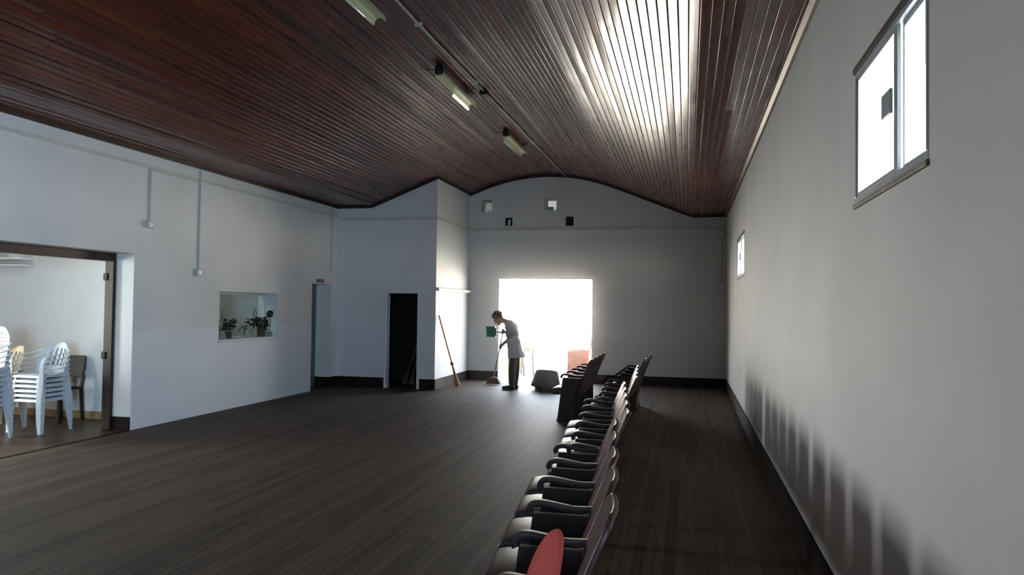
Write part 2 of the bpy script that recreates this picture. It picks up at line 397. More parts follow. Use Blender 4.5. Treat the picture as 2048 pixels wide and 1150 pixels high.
# ------------------------------------------------------------------ window 1 and 2 (right wall)
def sheet(x, y0, y1, z0, z1):
    bm = bmesh.new(); bm.faces.new([bm.verts.new(p) for p in ((x, y0, z0), (x, y1, z0), (x, y1, z1), (x, y0, z1))]); return bm
def window(name, y0, y1, z0, z1, mull):
    """sliding window; root is the aluminium frame mesh"""
    x = XR - .004
    f = struct(name, Bs((x, x + .05, y0, y1, z0, z0 + .03), (x, x + .05, y0, y1, z1 - .035, z1), (x, x + .05, y0, y0 + .022, z0 + .03, z1 - .035), (x, x + .05, y1 - .025, y1, z0 + .03, z1 - .035)), M['alu'], bevel=.002)
    a = obj('sash', Bs((x + .004, x + .018, mull - .025, mull + .025, z0 + .03, z1 - .035), (x + .004, x + .018, y1 - .05, y1 - .025, z0 + .03, z1 - .035),
                       (x + .004, x + .018, mull + .025, y1 - .05, z0 + .03, z0 + .05), (x + .004, x + .018, mull + .025, y1 - .05, z1 - .055, z1 - .035)), M['alu'], f, bevel=.002)
    obj('pane', sheet(x + .011, mull + .025, y1 - .05, z0 + .05, z1 - .055), M['glass'], a)
    b = obj('sash', Bs((x + .022, x + .036, y0 + .022, y0 + .04, z0 + .03, z1 - .035), (x + .022, x + .036, mull - .05, mull - .028, z0 + .03, z1 - .035),
                       (x + .022, x + .036, y0 + .04, mull - .05, z0 + .03, z0 + .05), (x + .022, x + .036, y0 + .04, mull - .05, z1 - .055, z1 - .035)), M['alu'], f, bevel=.002)
    obj('pane', sheet(x + .028, y0 + .04, mull - .05, z0 + .05, z1 - .055), M['glass'], b)
    obj('window_lock', B(x - .01, x + .004, mull + .026, mull + .16, (z0 + z1) / 2 - .05, (z0 + z1) / 2 + .05), M['alu'], f, bevel=.004)
    obj('window_sill', B(x - .008, x + .02, y0 - .01, y1 + .01, z0 - .022, z0), M['sill'], f, bevel=.003)
    obj('top_track', B(x - .008, x + .02, y0, y1 + .01, z1 - .012, z1 + .018), M['brown_frame'], f, bevel=.003)
    return f
window('window_1', 2.72, 3.83, 2.105, 2.735, 3.13)
window('window_2', 11.02, 12.5, 2.10, 2.70, 11.7)

# ------------------------------------------------------------------ hatch window with plants (left wall)
hf = struct('window_3', Bs((XL - .01, XL + .02, HW[0] - .03, HW[1] + .04, HW[2] - .045, HW[2]), (XL - .02, XL + .012, HW[0], HW[1], HW[3], HW[3] + .03)), M['plaster'], bevel=.004)
gx = XL - .25
obj('window_frame', Bs((gx - .02, gx + .02, HW[0], HW[1], HW[2], HW[2] + .02), (gx - .02, gx + .02, HW[0], HW[1], HW[3] - .03, HW[3]), (gx - .02, gx + .02, HW[0], HW[0] + .03, HW[2] + .02, HW[3] - .03), (gx - .02, gx + .02, HW[1] - .03, HW[1], HW[2] + .02, HW[3] - .03)), M['plaster'], hf, bevel=.003)
obj('pane', sheet(gx, HW[0] + .03, HW[1] - .03, HW[2] + .02, HW[3] - .03), M['low_reflect_glass'], hf)

def leaf_cluster(bm, n, c, spread, rnd, size=.06, up=.5):
    for _ in range(n):
        a = rnd.uniform(0, 2 * PI); rr = spread[0] * math.sqrt(rnd.random()); p = Vector((c[0] + rr * math.cos(a) * .6, c[1] + rr * math.sin(a), c[2] + rnd.uniform(-1, 1) * spread[1]))
        d = Vector((math.cos(a) * .6, math.sin(a), rnd.uniform(-.4, up))).normalized(); s = size * rnd.uniform(.6, 1.3)
        w = d.cross(Vector((rnd.uniform(-1, 1), rnd.uniform(-1, 1), 1))).normalized() * s * .3; nn = d.cross(w).normalized() * s * .12
        vs = [bm.verts.new(q) for q in (p, p + d * s * .5 + w + nn, p + d * s, p + d * s * .5 - w + nn)]
        mid = bm.verts.new(p + d * s * .5)
        bm.faces.new((vs[0], vs[1], mid)); bm.faces.new((vs[1], vs[2], mid)); bm.faces.new((vs[2], vs[3], mid)); bm.faces.new((vs[3], vs[0], mid))

def potted(name, label, y, x, zt, spread, n, pot_r, pot_h, leafm, potm, seed, arcs=(), hoop=None):
    z0 = HW[2]
    t = thing(name, label, 'potted plant', (x, y, z0), 0, 'plants on the hatch sill'); rnd = random.Random(seed)
    bm = bmesh.new(); lathe(bm, [(pot_r * .75, 0), (pot_r * .78, .004), (pot_r, pot_h), (pot_r * .88, pot_h), (pot_r * .8, pot_h - .02), (.001, pot_h - .02)], 16); obj('pot', bm, potm, t, smooth=False)
    bm = bmesh.new(); leaf_cluster(bm, n, (0, 0, zt), spread, rnd); obj('foliage', bm, leafm, t)
    bm = bmesh.new()
    for k in range(6): tube(bm, [(0, 0, pot_h - .02), (rnd.uniform(-.02, .02), rnd.uniform(-1, 1) * spread[0] * .5, zt)], .004, 5)
    for pts in arcs: tube(bm, pts, [.006] * (len(pts) - 1) + [.003], 5)
    obj('stem', bm, leafm, t)
    return t
xs_ = XL - .12
potted('potted_plant', 'small dark bushy potted plant beside the hatch corner, under a looped stem', 10.09, xs_, .17, (.10, .045), 90, .06, .12, M['leaf'], M['clear_jar'], 1,
       arcs=[[(0, -.03 + .055 * math.sin(a), .34 - .085 * math.cos(a)) for a in [i * PI / 7 for i in range(-1, 13)]]])
potted('potted_plant', 'taller dark potted plant with a rounded leafy top on the hatch sill', 10.30, xs_, .22, (.085, .075), 110, .055, .11, M['purple_leaf'], M['pot'], 2)
potted('potted_plant', 'thin drooping plant with one arching leafy stem on the hatch sill', 10.72, xs_, .155, (.02, .02), 8, .03, .06, M['leaf'], M['clear_jar'], 3,
       arcs=[[(0, -.18 + .36 * i / 10, .05 + .13 * math.sin(PI * min(1, .12 + .88 * i / 10))) for i in range(11)]])
potted('potted_plant', 'spiky dark purple plant in a pale pot with a hooked stem on the hatch sill', 10.98, xs_, .24, (.13, .06), 90, .055, .14, M['purple_leaf'], M['clear_jar'], 4,
       arcs=[[(0, 0, .15), (0, -.01, .3), (0, -.02, .42), (0, .02, .46), (0, .06, .40), (0, .08, .34)]])
potted('potted_plant', 'dense dark potted plant before the white hatch jamb', 11.20, xs_, .22, (.10, .09), 190, .075, .13, M['leaf'], M['pot'], 5)
t = thing('topiary_plant', 'dark round ball plant on a thin stem in the hatch corner', 'potted plant', (XL - .07, 11.37, HW[2]))
bm = bmesh.new(); lathe(bm, [(.035, 0), (.045, .08), (.04, .08), (.001, .075)], 14); obj('pot', bm, M['clear_jar'], t)
bm = bmesh.new(); tube(bm, [(0, 0, .07), (.005, .01, .2), (0, 0, .34)], .006, 6); obj('stem', bm, M['leaf'], t)
bm = bmesh.new(); ball(bm, (0, 0, .37), (.055, .06, .06)); leaf_cluster(bm, 60, (0, 0, .36), (.055, .05), random.Random(9), .03); obj('foliage', bm, M['leaf'], t)

# ------------------------------------------------------------------ rooms behind the openings
# side room with the stacked chairs
struct('floor_side_room', B(-11, XL - .0, 2.0, 8.75, -.09, -.004), M['tile_brown'])
struct('wall_side_room', Bs((-11, XL - WT, 8.75, 8.87, -.05, 3.1), (-11, XL - WT, 1.9, 2.0, -.05, 3.1), (-11.12, -11, 1.9, 8.87, -.05, 3.1)), M['plaster'])
struct('ceiling_side_room', B(-11.1, XL - WT, 1.9, 8.87, 3.0, 3.1), M['plaster'])
struct('baseboard_side_room', B(-11, XL - WT, 8.735, 8.75, 0, .10), M['skirt'])
t = thing('wall_cabinet', 'white wall shelf unit high on the wall of the chair room', 'wall shelf', (-9.6, 8.73, 2.07))
obj('shelf_board', Bs((-.9, .69, -.20, .018, 0, .022), (-.9, .69, -.22, .018, .085, .12)), M['bulb_white'], t, bevel=.003)
for xx in (-.55, -.2, .2, .5): obj('upright', B(xx - .012, xx + .012, -.2, .018, .12, .6), M['bulb_white'], t)
# room behind the hatch
struct('wall_hatch_room', Bs((-8.9, -8.8, 9.0, 12.3, 0, 3.0), (-8.9, XL - WT, 8.9, 9.0, 0, 3.0), (-8.9, XL - WT, 12.3, 12.4, 0, 3.0)), M['hatch_wall'])
struct('floor_hatch_room', B(-8.9, XL - WT, 8.9, 12.4, -.05, 0), M['tile_brown'])
struct('ceiling_hatch_room', B(-8.9, XL - WT, 8.9, 12.4, 3.0, 3.05), M['hatch_wall'])
struct('trim_13', B(XL - .03, XL + .015, OP[0], OP[1], -.003, .004), M['dark_band'])
struct('wall_closure', B(XL - WT - .06, XL - WT - .005, 12.42, 13.68, -.05, 2.3), M['plaster'])  # added closure, unseen, stops sky light leaking round the door
struct('floor_recess', B(XL - WT, XL, D2[0], D2[1], -.05, 0), M['tile_brown'])
# closet
struct('wall_closet_inside', Bs((XL, XP - .15, 15.2, 15.3, 0, 3.0), (XL, XL + .05, YP + .12, 15.2, 0, 3.0), (XP - .2, XP - .15, YP + .12, 15.2, 0, 3.0)), M['shade_black'])
struct('ceiling_closet', B(XL, XP - .15, YP + .12, 15.3, 3.0, 3.05), M['shade_black'])
# booth behind the high openings
struct('wall_booth', Bs((-4.9, -1.9, 17.6, 17.7, 3.2, 4.3), (-4.95, -4.85, YF2, 17.6, 3.2, 4.3), (-1.95, -1.85, YF2, 17.6, 3.2, 4.3)), M['plaster'])
struct('floor_booth', B(-4.95, -1.85, YF2, 17.7, 3.1, 3.2), M['plaster'])
struct('ceiling_booth', B(-4.95, -1.85, YF2, 17.7, 4.3, 4.4), M['plaster'])
# low ports: dark boards set back
a = obj('port_cover', B(-3.90, -3.725, YF + .10, YF + .115, 3.36, 3.545), M['shade_black']); tag(a, 'dark board closing the small low port above the doorway, white stub in it', 'port cover')
a = obj('port_cover', B(-2.56, -2.385, YF + .10, YF + .115, 3.345, 3.55), M['shade_black']); tag(a, 'plain dark board closing the small low port under the ceiling crown', 'port cover')
bm = bmesh.new(); tube(bm, [(-3.815, YF + .05, 3.362), (-3.81, YF + .05, 3.45), (-3.79, YF + .055, 3.505)], [.032, .03, .022], 10)
tag(obj('white_bottle', bm, M['bulb_white'], smooth=True), 'small white bottle standing in the low dark port above the doorway', 'bottle')
a = obj('port_cover', B(-2.98, -2.86, YF + .2, YF + .24, 3.69, 3.79), M['conduit']); tag(a, 'pale grey box standing in the upper port above the doorway', 'box')

# ------------------------------------------------------------------ outside
struct('ground_outside', B(-14, 9, YF2 - .02, 20.2, -.1, -.02), M['patio'])
struct('wall_garden', Bs((-5.6, -3.2, 19.5, 19.65, -.02, .42),), M['tan'])
struct('ground_side', B(XR + .3, 30, -15, YF2, -.2, -.05), M['patio'])

# ------------------------------------------------------------------ ceiling lamps, cable, conduits
def lamp(y0, y1, x, label, tube_part):
    L = y1 - y0; zc = ceil_z(x) - .10
    t = thing('fluorescent_lamp', label, 'ceiling lamp', (x, y0, zc), 0, 'fluorescent battens under the ceiling crown')
    bm = bmesh.new(); prism(bm, [(-.065, -.03), (-.05, .03), (.05, .03), (.065, -.03), (.055, -.03), (.03, .005), (-.03, .005), (-.055, -.03)], 0.03, L); obj('reflector', bm, M['lamp'], t, bevel=.003)
    bm = bmesh.new(); lathe(bm, [(.035, -.01), (.05, .0), (.05, .06), (.035, .098)], 16, (0, -.02, .0)); obj('end_cap', bm, M['black'], t)
    for yy in (.25, L - .25):
        bm = bmesh.new(); tube(bm, [(0, yy, .03), (0, yy, .11)], .008, 6); obj('hanger', bm, M['black'], t)
    a, b = tube_part
    bm = bmesh.new(); tube(bm, [(-.05, a * L, -.06), (-.05, a * L + .012, -.06), (-.05, b * L - .012, -.06), (-.05, b * L, -.06)], [.010, .018, .018, .010], 12); obj('lamp_tube', bm, M['glow_tube'] if a > .3 else M['tube'], t, smooth=True)
    bm = bmesh.new(); tube(bm, [(.03, L * .62, .02), (.1, L * .68, .06), (.16, L * .66, .09), (.24, L * .74, .105)], .007, 6); obj('cable', bm, M['black'], t)
    bm = bmesh.new(); tube(bm, [(-.03, .0, .05), (-.16, .04, .075), (-.24, .0, .09)], .005, 6); obj('cable', bm, M['black'], t)
    return t
lamp(5.25, 6.70, -2.90, 'pale green fluorescent batten cut by the top edge of the photo', (.04, .97))
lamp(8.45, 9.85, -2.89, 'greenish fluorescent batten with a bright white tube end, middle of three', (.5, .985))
lamp(11.75, 13.15, -2.87, 'short pale yellow fluorescent batten closest to the doorway wall', (.04, .96))
bm = bmesh.new(); pts = [(-2.74 + .18 * (i / 40) + .006 * math.sin(i * 1.3), YB + .3 + (YF - .05 - YB - .3) * i / 40, 0) for i in range(41)]
pts = [(x, y, ceil_z(x) - .018) for x, y, _ in pts]; tube(bm, pts, .014, 8)
cab = obj('ceiling_conduit', bm, M['conduit'], smooth=True); tag(cab, 'pale thin conduit running along the crown of the wooden ceiling', 'conduit')
for i in (18, 22, 26, 33):
    x, y, z = pts[i]; obj('clip', B(x - .04, x + .04, y - .012, y + .012, z - .02, z + .02), M['conduit'], cab)
x, y, z = pts[27]
tag(obj('junction_box', B(x - .05, x + .05, 9.42, 9.54, z - .05, z + .015), M['black'], bevel=.006), 'small black junction box on the ceiling beside the middle lamp', 'junction box')

def conduit(name, pts, label, boxpos=None, r=.011):
    bm = bmesh.new(); tube(bm, pts, r, 8); o = obj(name, bm, M['conduit']); tag(o, label, 'conduit')
    return o
xw = XL + .013
conduit('wall_conduit', [(xw, 8.325, 2.63), (xw, 8.325, 3.29), (xw, 8.36, 3.30), (xw, 9.30, 3.30)], 'pale conduit with a bend at its top above the wide opening')
conduit('wall_conduit', [(xw, 9.34, 2.07), (xw, 9.34, 3.47)], 'long pale vertical conduit between the wide opening and the hatch')
conduit('wall_conduit', [(xw, 13.39, 2.33), (xw, 13.39, 3.47)], 'pale vertical conduit above the narrow doorway at the wall corner')
conduit('wall_conduit', [(XR - .11, YF - .013, 2.12), (XR - .11, YF - .013, 3.05)], 'thin vertical conduit in the far corner beside the window wall')
def wbox(lab, c, d):
    o = obj('switch_box', B(c[0] - d[0] / 2, c[0] + d[0] / 2, c[1] - d[1] / 2, c[1] + d[1] / 2, c[2] - d[2] / 2, c[2] + d[2] / 2), M['conduit'], bevel=.006)
    tag(o, lab, 'switch box'); p = obj('cover', B(c[0] - d[0] * .3, c[0] + d[0] * .62 if d[0] < d[1] else c[0] + d[0] * .3, c[1] - d[1] * (.3 if d[0] < d[1] else .62), c[1] + d[1] * .3, c[2] - d[2] * .3, c[2] + d[2] * .3), M['bulb_white'], o)
wbox('pale square switch box at the foot of the long conduit before the hatch', (XL + .02, 9.34, 2.02), (.04, .12, .10))
wbox('pale box at the foot of the bent conduit above the wide opening', (XL + .02, 8.325, 2.585), (.04, .12, .09))
wbox('pale slim box at the foot of the conduit above the narrow doorway', (XL + .02, 13.39, 2.28), (.04, .09, .10))
wbox('grey box at the top of the conduit in the far corner', (XR - .11, YF - .02, 3.13), (.12, .04, .16))
wbox('grey box at the foot of the conduit in the far corner', (XR - .11, YF - .02, 2.06), (.10, .04, .12))
# small plate above the narrow doorway
s = obj('door_plate', B(XL, XL + .008, 12.83, 13.13, 2.0, 2.075), M['paper'], bevel=.002); tag(s, 'small grey plate on the wall above the narrow doorway', 'sign')
obj('lettering', Bs((XL + .008, XL + .010, 12.85, 12.95, 2.012, 2.06), (XL + .008, XL + .010, 12.985, 13.11, 2.012, 2.06)), M['ink'], s)

# ------------------------------------------------------------------ theatre seats
def smooth_pts(ctrl, n=6):
    out = []; P = [Vector(c) for c in ctrl]; P = [P[0] * 2 - P[1]] + P + [P[-1] * 2 - P[-2]]
    for i in range(1, len(P) - 2):
        for k in range(n):
            t = k / n; a, b, c, d = P[i - 1:i + 3]
            out.append(.5 * ((2 * b) + (c - a) * t + (2 * a - 5 * b + 4 * c - d) * t * t + (3 * b - a - 3 * c + d) * t ** 3))
    out.append(P[-2]); return out

PITCH = .513
def back_mesh():
    """curved plywood back with rounded upper corners; faces -x, top edge at x=0 z=.87"""
    bm = bmesh.new(); nu, nv = 14, 14; y0, y1 = .022, .482; W = y1 - y0; rc = .08
    prof = smooth_pts([(-.215, 0, .33), (-.175, 0, .45), (-.125, 0, .60), (-.065, 0, .75), (-.012, 0, .87)], 4)
    def at(v):
        f = v * (len(prof) - 1); i = min(int(f), len(prof) - 2); return prof[i].lerp(prof[i + 1], f - i)
    g = []
    for j in range(nv + 1):
        v = j / nv; p = at(v); row = []
        h = (1 - v) * .55; ins = 0
        if h < rc: ins = rc - math.sqrt(max(0, rc * rc - (rc - h) ** 2))
        hb = v * .55
        if hb < .04: ins = max(ins, .04 - math.sqrt(max(0, .0016 - (.04 - hb) ** 2)))
        for i in range(nu + 1):
            u = i / nu; y = y0 + ins + (W - 2 * ins) * u; bow = (u - .5) ** 2 * -.06 + .015
            row.append(bm.verts.new((p.x + bow, y, p.z)))
        g.append(row)
    for j in range(nv):
        for i in range(nu):
            bm.faces.new((g[j][i], g[j][i + 1], g[j + 1][i + 1], g[j + 1][i]))
    bmesh.ops.recalc_face_normals(bm, faces=bm.faces[:])
    bmesh.ops.solidify(bm, geom=bm.faces[:], thickness=.026)
    return bm

def seat_bm(up):
    bm = bmesh.new(); poly = [(-.20, -.012), (-.20, .03), (-.30, .055), (-.46, .058), (-.545, .045), (-.57, .015), (-.56, -.03), (-.53, -.045), (-.24, -.035)]
    prism(bm, poly, .045, .455)
    M4 = Matrix.Translation((-.215, 0, .405)) @ (Matrix.Rotation(R(74), 4, 'Y') if up else Matrix()) @ Matrix.Translation((.215, 0, 0))
    bmesh.ops.transform(bm, matrix=M4, verts=bm.verts)
    return bm

def standard_bm(y):
    bm = bmesh.new()
    prism(bm, [(-.385, .612), (-.12, .606), (-.15, .50), (-.205, .40), (-.20, .06), (-.19, 0), (-.47, 0), (-.455, .05), (-.425, .30)], y - .018, y + .018)
    return bm

def arm_bm(y):
    bm = bmesh.new()
    pts = smooth_pts([(-.085, y, .634), (-.20, y, .634), (-.29, y, .648), (-.352, y, .656), (-.388, y, .648), (-.405, y, .628), (-.398, y, .606)], 5)
    ribbon(bm, pts, (0, 1, 0), [.034] * 6 + [.05] * (len(pts) - 6), .028)
    return bm

def make_seat(up, both, plain_wood):
    t = thing('theatre_seat', '', 'theatre seat')
    obj('backrest', back_mesh(), M['seat_back'], t, smooth=True, bevel=.008, seg=3)
    obj('seat_cushion', seat_bm(up), M['leather'] if not plain_wood else M['seat_wood'], t, smooth=True, bevel=.014, seg=3)
    for y in ([-.004, PITCH - .009] if both else [-.004]):
        obj('side_standard', standard_bm(y), M['seat_wood'], t, bevel=.005)
        obj('armrest', arm_bm(y), M['seat_wood'], t, smooth=True, bevel=.006)
    bm = bmesh.new(); tube(bm, [(-.225, .02, .36), (-.225, .485, .36)], .012, 8); obj('hinge_bar', bm, M['iron'], t)
    return t
proto = {(u, b): make_seat(u, b, False) for u in (0, 1) for b in (0, 1)}
used = set()
ORD = ['first', 'second', 'third', 'fourth', 'fifth']
def bank(y0, x0, ang, n, downs, where, group):
    ca, sa = math.cos(ang), math.sin(ang)
    for k in range(n):
        s = k * PITCH; loc = (x0 - s * sa, y0 + s * ca, 0)
        key = (0 if k in downs else 1, 1 if k == n - 1 else 0)
        lab = '%s theatre seat from the camera in the %s, cushion %s' % (ORD[k], where, 'down' if k in downs else 'folded up')
        p = proto[key]
        if key not in used:
            used.add(key); p.location = loc; p.rotation_euler = (0, 0, ang); p['label'] = lab; p['group'] = group
        else: dup(p, loc, ang, lab, group)
# local y=0 is the centre of the gap before each back
bank(2.615, -.247, R(5.0), 5, (0, 1, 2, 3, 4), 'closest bank', 'theatre seats of the closest bank')
bank(5.215, -.387, R(5.2), 5, (0, 1, 2, 3, 4), 'second bank', 'theatre seats of the second bank')
bank(7.985, -.515, R(3.0), 4, (0, 1, 2, 3), 'third bank', 'theatre seats of the third bank')
bank(11.05, -.60, R(-1.5), 3, (0, 1, 2), 'short bank before the far wall', 'theatre seats of the short bank')
bank(10.58, -1.325, R(0), 4, (0, 1, 2, 3), 'bank beside the bright doorway', 'theatre seats beside the doorway')
for key, p in proto.items():
    if key not in used:
        for ch in list(p.children): bpy.data.objects.remove(ch)
        bpy.data.objects.remove(p)

# red rounded chair at the bottom edge
t = thing('red_chair', 'red plastic chair with a rounded back cut by the bottom edge', 'chair', (-.572, 2.274, 0), R(40))
def red_back():
    bm = bmesh.new(); out = []
    for i in range(25):
        a = PI * i / 24; out.append((-.088 * math.cos(a), .70 + .187 * math.sin(a)))
    out += [(.125, .55), (.13, .44), (-.13, .44), (-.125, .55)]
    prism(bm, out, -.009, .009, 'x')
    for v in bm.verts: v.co.x += .11 + .115 * ((v.co.z - .42) / .465) ** 1.15 - 2.2 * v.co.y ** 2
    return bm
obj('backrest', red_back(), M['red'], t, bevel=.007, seg=3)
obj('seat', B(-.23, .125, -.17, .17, .412, .436), M['red'], t, bevel=.01, seg=3)
for sx in (-1, 1):
    for sy in (-1, 1):
        bm = bmesh.new(); tube(bm, [(sx * .12, sy * .14, .412), (sx * .2, sy * .19, 0)], .011, 8); obj('leg', bm, M['iron'], t)

# ------------------------------------------------------------------ white plastic chairs in stacks
def mono_grid(slots):
    """backrest: curved sheet with openings"""
    bm = bmesh.new(); nu, nv = 26, 20; g = []
    H = .36 if slots != 'holes' else .46
    for j in range(nv + 1):
        v = j / nv; z = .42 + v * H; x = -.195 - v * .125; row = []
        for i in range(nu + 1):
            u = i / nu * 2 - 1; w = .225 - .02 * v; drop = 0
            if v > .6: w *= math.sqrt(max(.05, 1 - ((v - .6) / .4) ** 2 * .55)); drop = u * u * .05 * (v - .6) / .4
            row.append(bm.verts.new((x + u * u * .075, u * w, z - drop)))
        g.append(row)
    for j in range(nv):
        for i in range(nu):
            if slots == 'slats' and 4 <= j <= 15 and 3 <= i <= 22 and i % 4 in (1, 2): continue
            if slots == 'holes' and 8 <= j <= 17 and 4 <= i <= 21 and (j % 2 == 0) and (i + (j // 2) % 2) % 2 == 0: continue
            bm.faces.new((g[j][i], g[j][i + 1], g[j + 1][i + 1], g[j + 1][i]))
    bmesh.ops.recalc_face_normals(bm, faces=bm.faces[:]); bmesh.ops.solidify(bm, geom=bm.faces[:], thickness=.007)
    return bm

def make_mono(slots, m):
    t = thing('plastic_chair', '', 'chair')
    bm = bmesh.new(); prism(bm, [(-.205, .412), (-.19, .424), (0, .415), (.16, .420), (.21, .405), (.218, .375), (.210, .375), (.200, .400), (.155, .411), (0, .406), (-.19, .415)], -.215, .215)
    box(bm, -.19, .2, .209, .215, .375, .418); box(bm, -.19, .2, -.215, -.209, .375, .418)
    obj('seat', bm, m, t, bevel=.002)
    obj('backrest', mono_grid(slots), m, t, smooth=False)
    for sx, sy in ((1, 1), (1, -1), (-1, 1), (-1, -1)):
        bm = bmesh.new(); xt, yt = sx * .205, sy * .222; xb, yb = sx * .235, sy * .262
        prs = []
        for z, (px, py), w in ((.40, (xt, yt), .075), (0, (xb, yb), .045)):
            prs.append([(px - sx * w, py, z), (px, py, z), (px, py - sy * w, z), (px - sx * .006, py - sy * w, z), (px - sx * .006, py - sy * .006, z), (px - sx * w, py - sy * .006, z)])
        A = [bm.verts.new(q) for q in prs[0]]; D = [bm.verts.new(q) for q in prs[1]]
        for k in range(6): bm.faces.new((A[k], A[(k + 1) % 6], D[(k + 1) % 6], D[k]))
        bm.faces.new(A); bm.faces.new(D[::-1])
        obj('leg', bm, m, t)
    for sy in (-1, 1):
        bm = bmesh.new()
        pts = smooth_pts([(-.205, sy * .208, .70), (-.12, sy * .240, .665), (.05, sy * .262, .645), (.17, sy * .258, .625), (.215, sy * .245, .565), (.215, sy * .228, .40)], 5)
        ribbon(bm, pts, (0, 1, 0), [.05] * 20 + [.055] * (len(pts) - 20), .006); obj('armrest', bm, m, t)
    return t
mono_s = make_mono('slats', M['white_plastic']); mono_h = make_mono('holes', M['white_plastic']); mono_c = make_mono('slats', M['cream_plastic'])
mu = set()
def put(p, loc, rz, lab, grp):
    if p.name not in mu: mu.add(p.name); p.location = loc; p.rotation_euler = (0, 0, rz); p['label'] = lab; p['group'] = grp
    else: dup(p, loc, rz, lab, grp)
NTH = ['bottom', 'second from the floor', 'third from the floor', 'fourth from the floor', 'fifth from the floor', 'sixth from the floor', 'seventh from the floor', 'eighth from the floor']
def stack(x, y, rz, n, where, top=None, dz=.058):
    for k in range(n):
        nm = 'topmost' if k == n - 1 else NTH[k]
        p = top if (top and k == n - 1) else mono_s
        put(p, (x + random.uniform(-.004, .004), y, -.004 + k * dz), rz, 'white plastic armchair, %s in the %s' % (nm, where), 'stacked plastic chairs in the side room')
stack(-7.765, 7.775, R(-92), 6, 'stack closest to the brown door frame')
stack(-7.885, 7.03, R(-84), 8, 'stack cut by the photo edge', top=mono_h)
stack(-8.42, 7.75, R(-100), 5, 'stack half hidden between two others', top=mono_c)

# dark wooden chair behind the stacks
def wood_chair(name, lab, loc, rz, m, cat='chair', h=.86):
    t = thing(name, lab, cat, loc, rz)
    obj('seat', B(-.19, .2, -.19, .19, .42, .45), m, t, bevel=.008)
    bm = bmesh.new(); ribbon(bm, [(-.185, 0, .58), (-.215, 0, .70), (-.245, 0, h)], (0, 1, 0), [.34, .36, .34], .02); obj('backrest', bm, m, t, bevel=.006)
    for sy in (-1, 1):
        bm = bmesh.new(); ribbon(bm, [(-.21, sy * .17, 0), (-.175, sy * .17, .43), (-.20, sy * .17, .60)], (0, 1, 0), .035, .035); obj('leg', bm, m, t)
        bm = bmesh.new(); ribbon(bm, [(.19, sy * .17, 0), (.18, sy * .17, .42)], (0, 1, 0), .035, .035); obj('leg', bm, m, t)
    return t
wood_chair('wooden_chair', 'dark wooden chair against the wall behind the plastic stacks', (-8.13, 8.45, -.004), R(-90), M['seat_wood'])

# ------------------------------------------------------------------ brooms, tub
def broom(name, label, top, bot, r, head_len, m_head, m_stick, spread, flat, cat='broom'):
    top, bot = Vector(top), Vector(bot); d = (top - bot); L = d.length
    t = thing(name, label, cat, bot); t.rotation_euler = d.to_track_quat('Z', 'Y').to_euler()
    bm = bmesh.new(); tube(bm, [(0, 0, head_len * .75), (0, 0, L)], r, 10); obj('handle', bm, m_stick, t, smooth=True)
    bm = bmesh.new(); rnd = random.Random(5)
    lathe(bm, [(.018, head_len), (.024, head_len * .86), (.040, head_len * .55), (spread, head_len * .18), (spread * 1.05, .02)], 20)
    bmesh.ops.scale(bm, vec=(1, flat, 1), verts=bm.verts)
    for v in bm.verts:
        if v.co.z < .03: v.co.z = rnd.uniform(.0, .05)
    obj('bristles', bm, m_head, t, smooth=True)
    bm = bmesh.new(); lathe(bm, [(.026, head_len * .80), (.030, head_len * .82), (.026, head_len * .90), (.022, head_len * .90)], 16); obj('binding', bm, M['brown_bristle'], t)
    return t
broom('straw_broom', 'straw broom leaning against the lit side wall of the closet', (-4.655, 13.80, 1.42), (-4.30, 13.985, .04), .013, .55, M['straw'], M['stick'], .085, .55)
broom('closet_broom', 'brown broom leaning inside the dark closet doorway beside its jamb', (-5.10, 14.35, 1.40), (-5.30, 14.05, .03), .013, .3, M['brown_bristle'], M['rose_wood'], .10, .5)
broom('closet_broom', 'dim brush broom leaning inside the dark closet, further from the jamb', (-5.20, 14.6, 1.35), (-5.47, 14.12, .03), .013, .34, M['brown_bristle'], M['rose_wood'], .07, .7)

t = thing('plastic_tub', 'dark grey plastic tub turned upside down on the floor behind the person', 'tub', (-2.665, 14.42, 0), R(20))
bm = bmesh.new(); lathe(bm, [(.19, 0), (.21, .0), (.215, .06), (.20, .07)], 28); obj('base', bm, M['tub'], t)
bm = bmesh.new(); lathe(bm, [(.285, .062), (.292, .075), (.288, .095), (.262, .19), (.235, .30), (.215, .365), (.185, .395), (.10, .405), (.001, .406)], 32)
bmesh.ops.rotate(bm, cent=(0, 0, .07), matrix=Matrix.Rotation(R(4), 3, 'Y'), verts=bm.verts); obj('bucket', bm, M['tub'], t, smooth=True)

# ------------------------------------------------------------------ things outside the doorway
t = wood_chair('garden_chair', 'dark slim chair outside the doorway behind the person', (-3.80, 17.5, -.02), R(150), M['iron'], h=.80)
t = thing('wooden_armchair', 'reddish brown wooden armchair outside the doorway beside the jamb', 'armchair', (-2.36, 17.1, -.02), R(0))
obj('seat', B(-.26, .24, -.22, .22, .36, .44), M['rose_wood'], t, bevel=.01)
bm = bmesh.new(); ribbon(bm, [(.20, 0, .40), (.25, 0, .75), (.31, 0, 1.08)], (0, 1, 0), [.42, .44, .30], .04); obj('backrest', bm, M['rose_wood'], t, bevel=.01)
for sy in (-1, 1):
    obj('side_panel', B(-.27, .22, sy * .235 - .02, sy * .235 + .02, .0, .64), M['rose_wood'], t, bevel=.01)
    obj('armrest', B(-.30, .25, sy * .235 - .035, sy * .235 + .035, .645, .68), M['rose_wood'], t, bevel=.01)
t = thing('crate', 'brown slatted crate outside the doorway behind the person\'s legs', 'crate', (-4.22, 17.5, -.02))
for kz in range(4):
    for yy in (-.14, .14): obj('slat', B(-.2, .2, yy - .01, yy + .01, .02 + kz * .14, .13 + kz * .14), M['tan'], t)
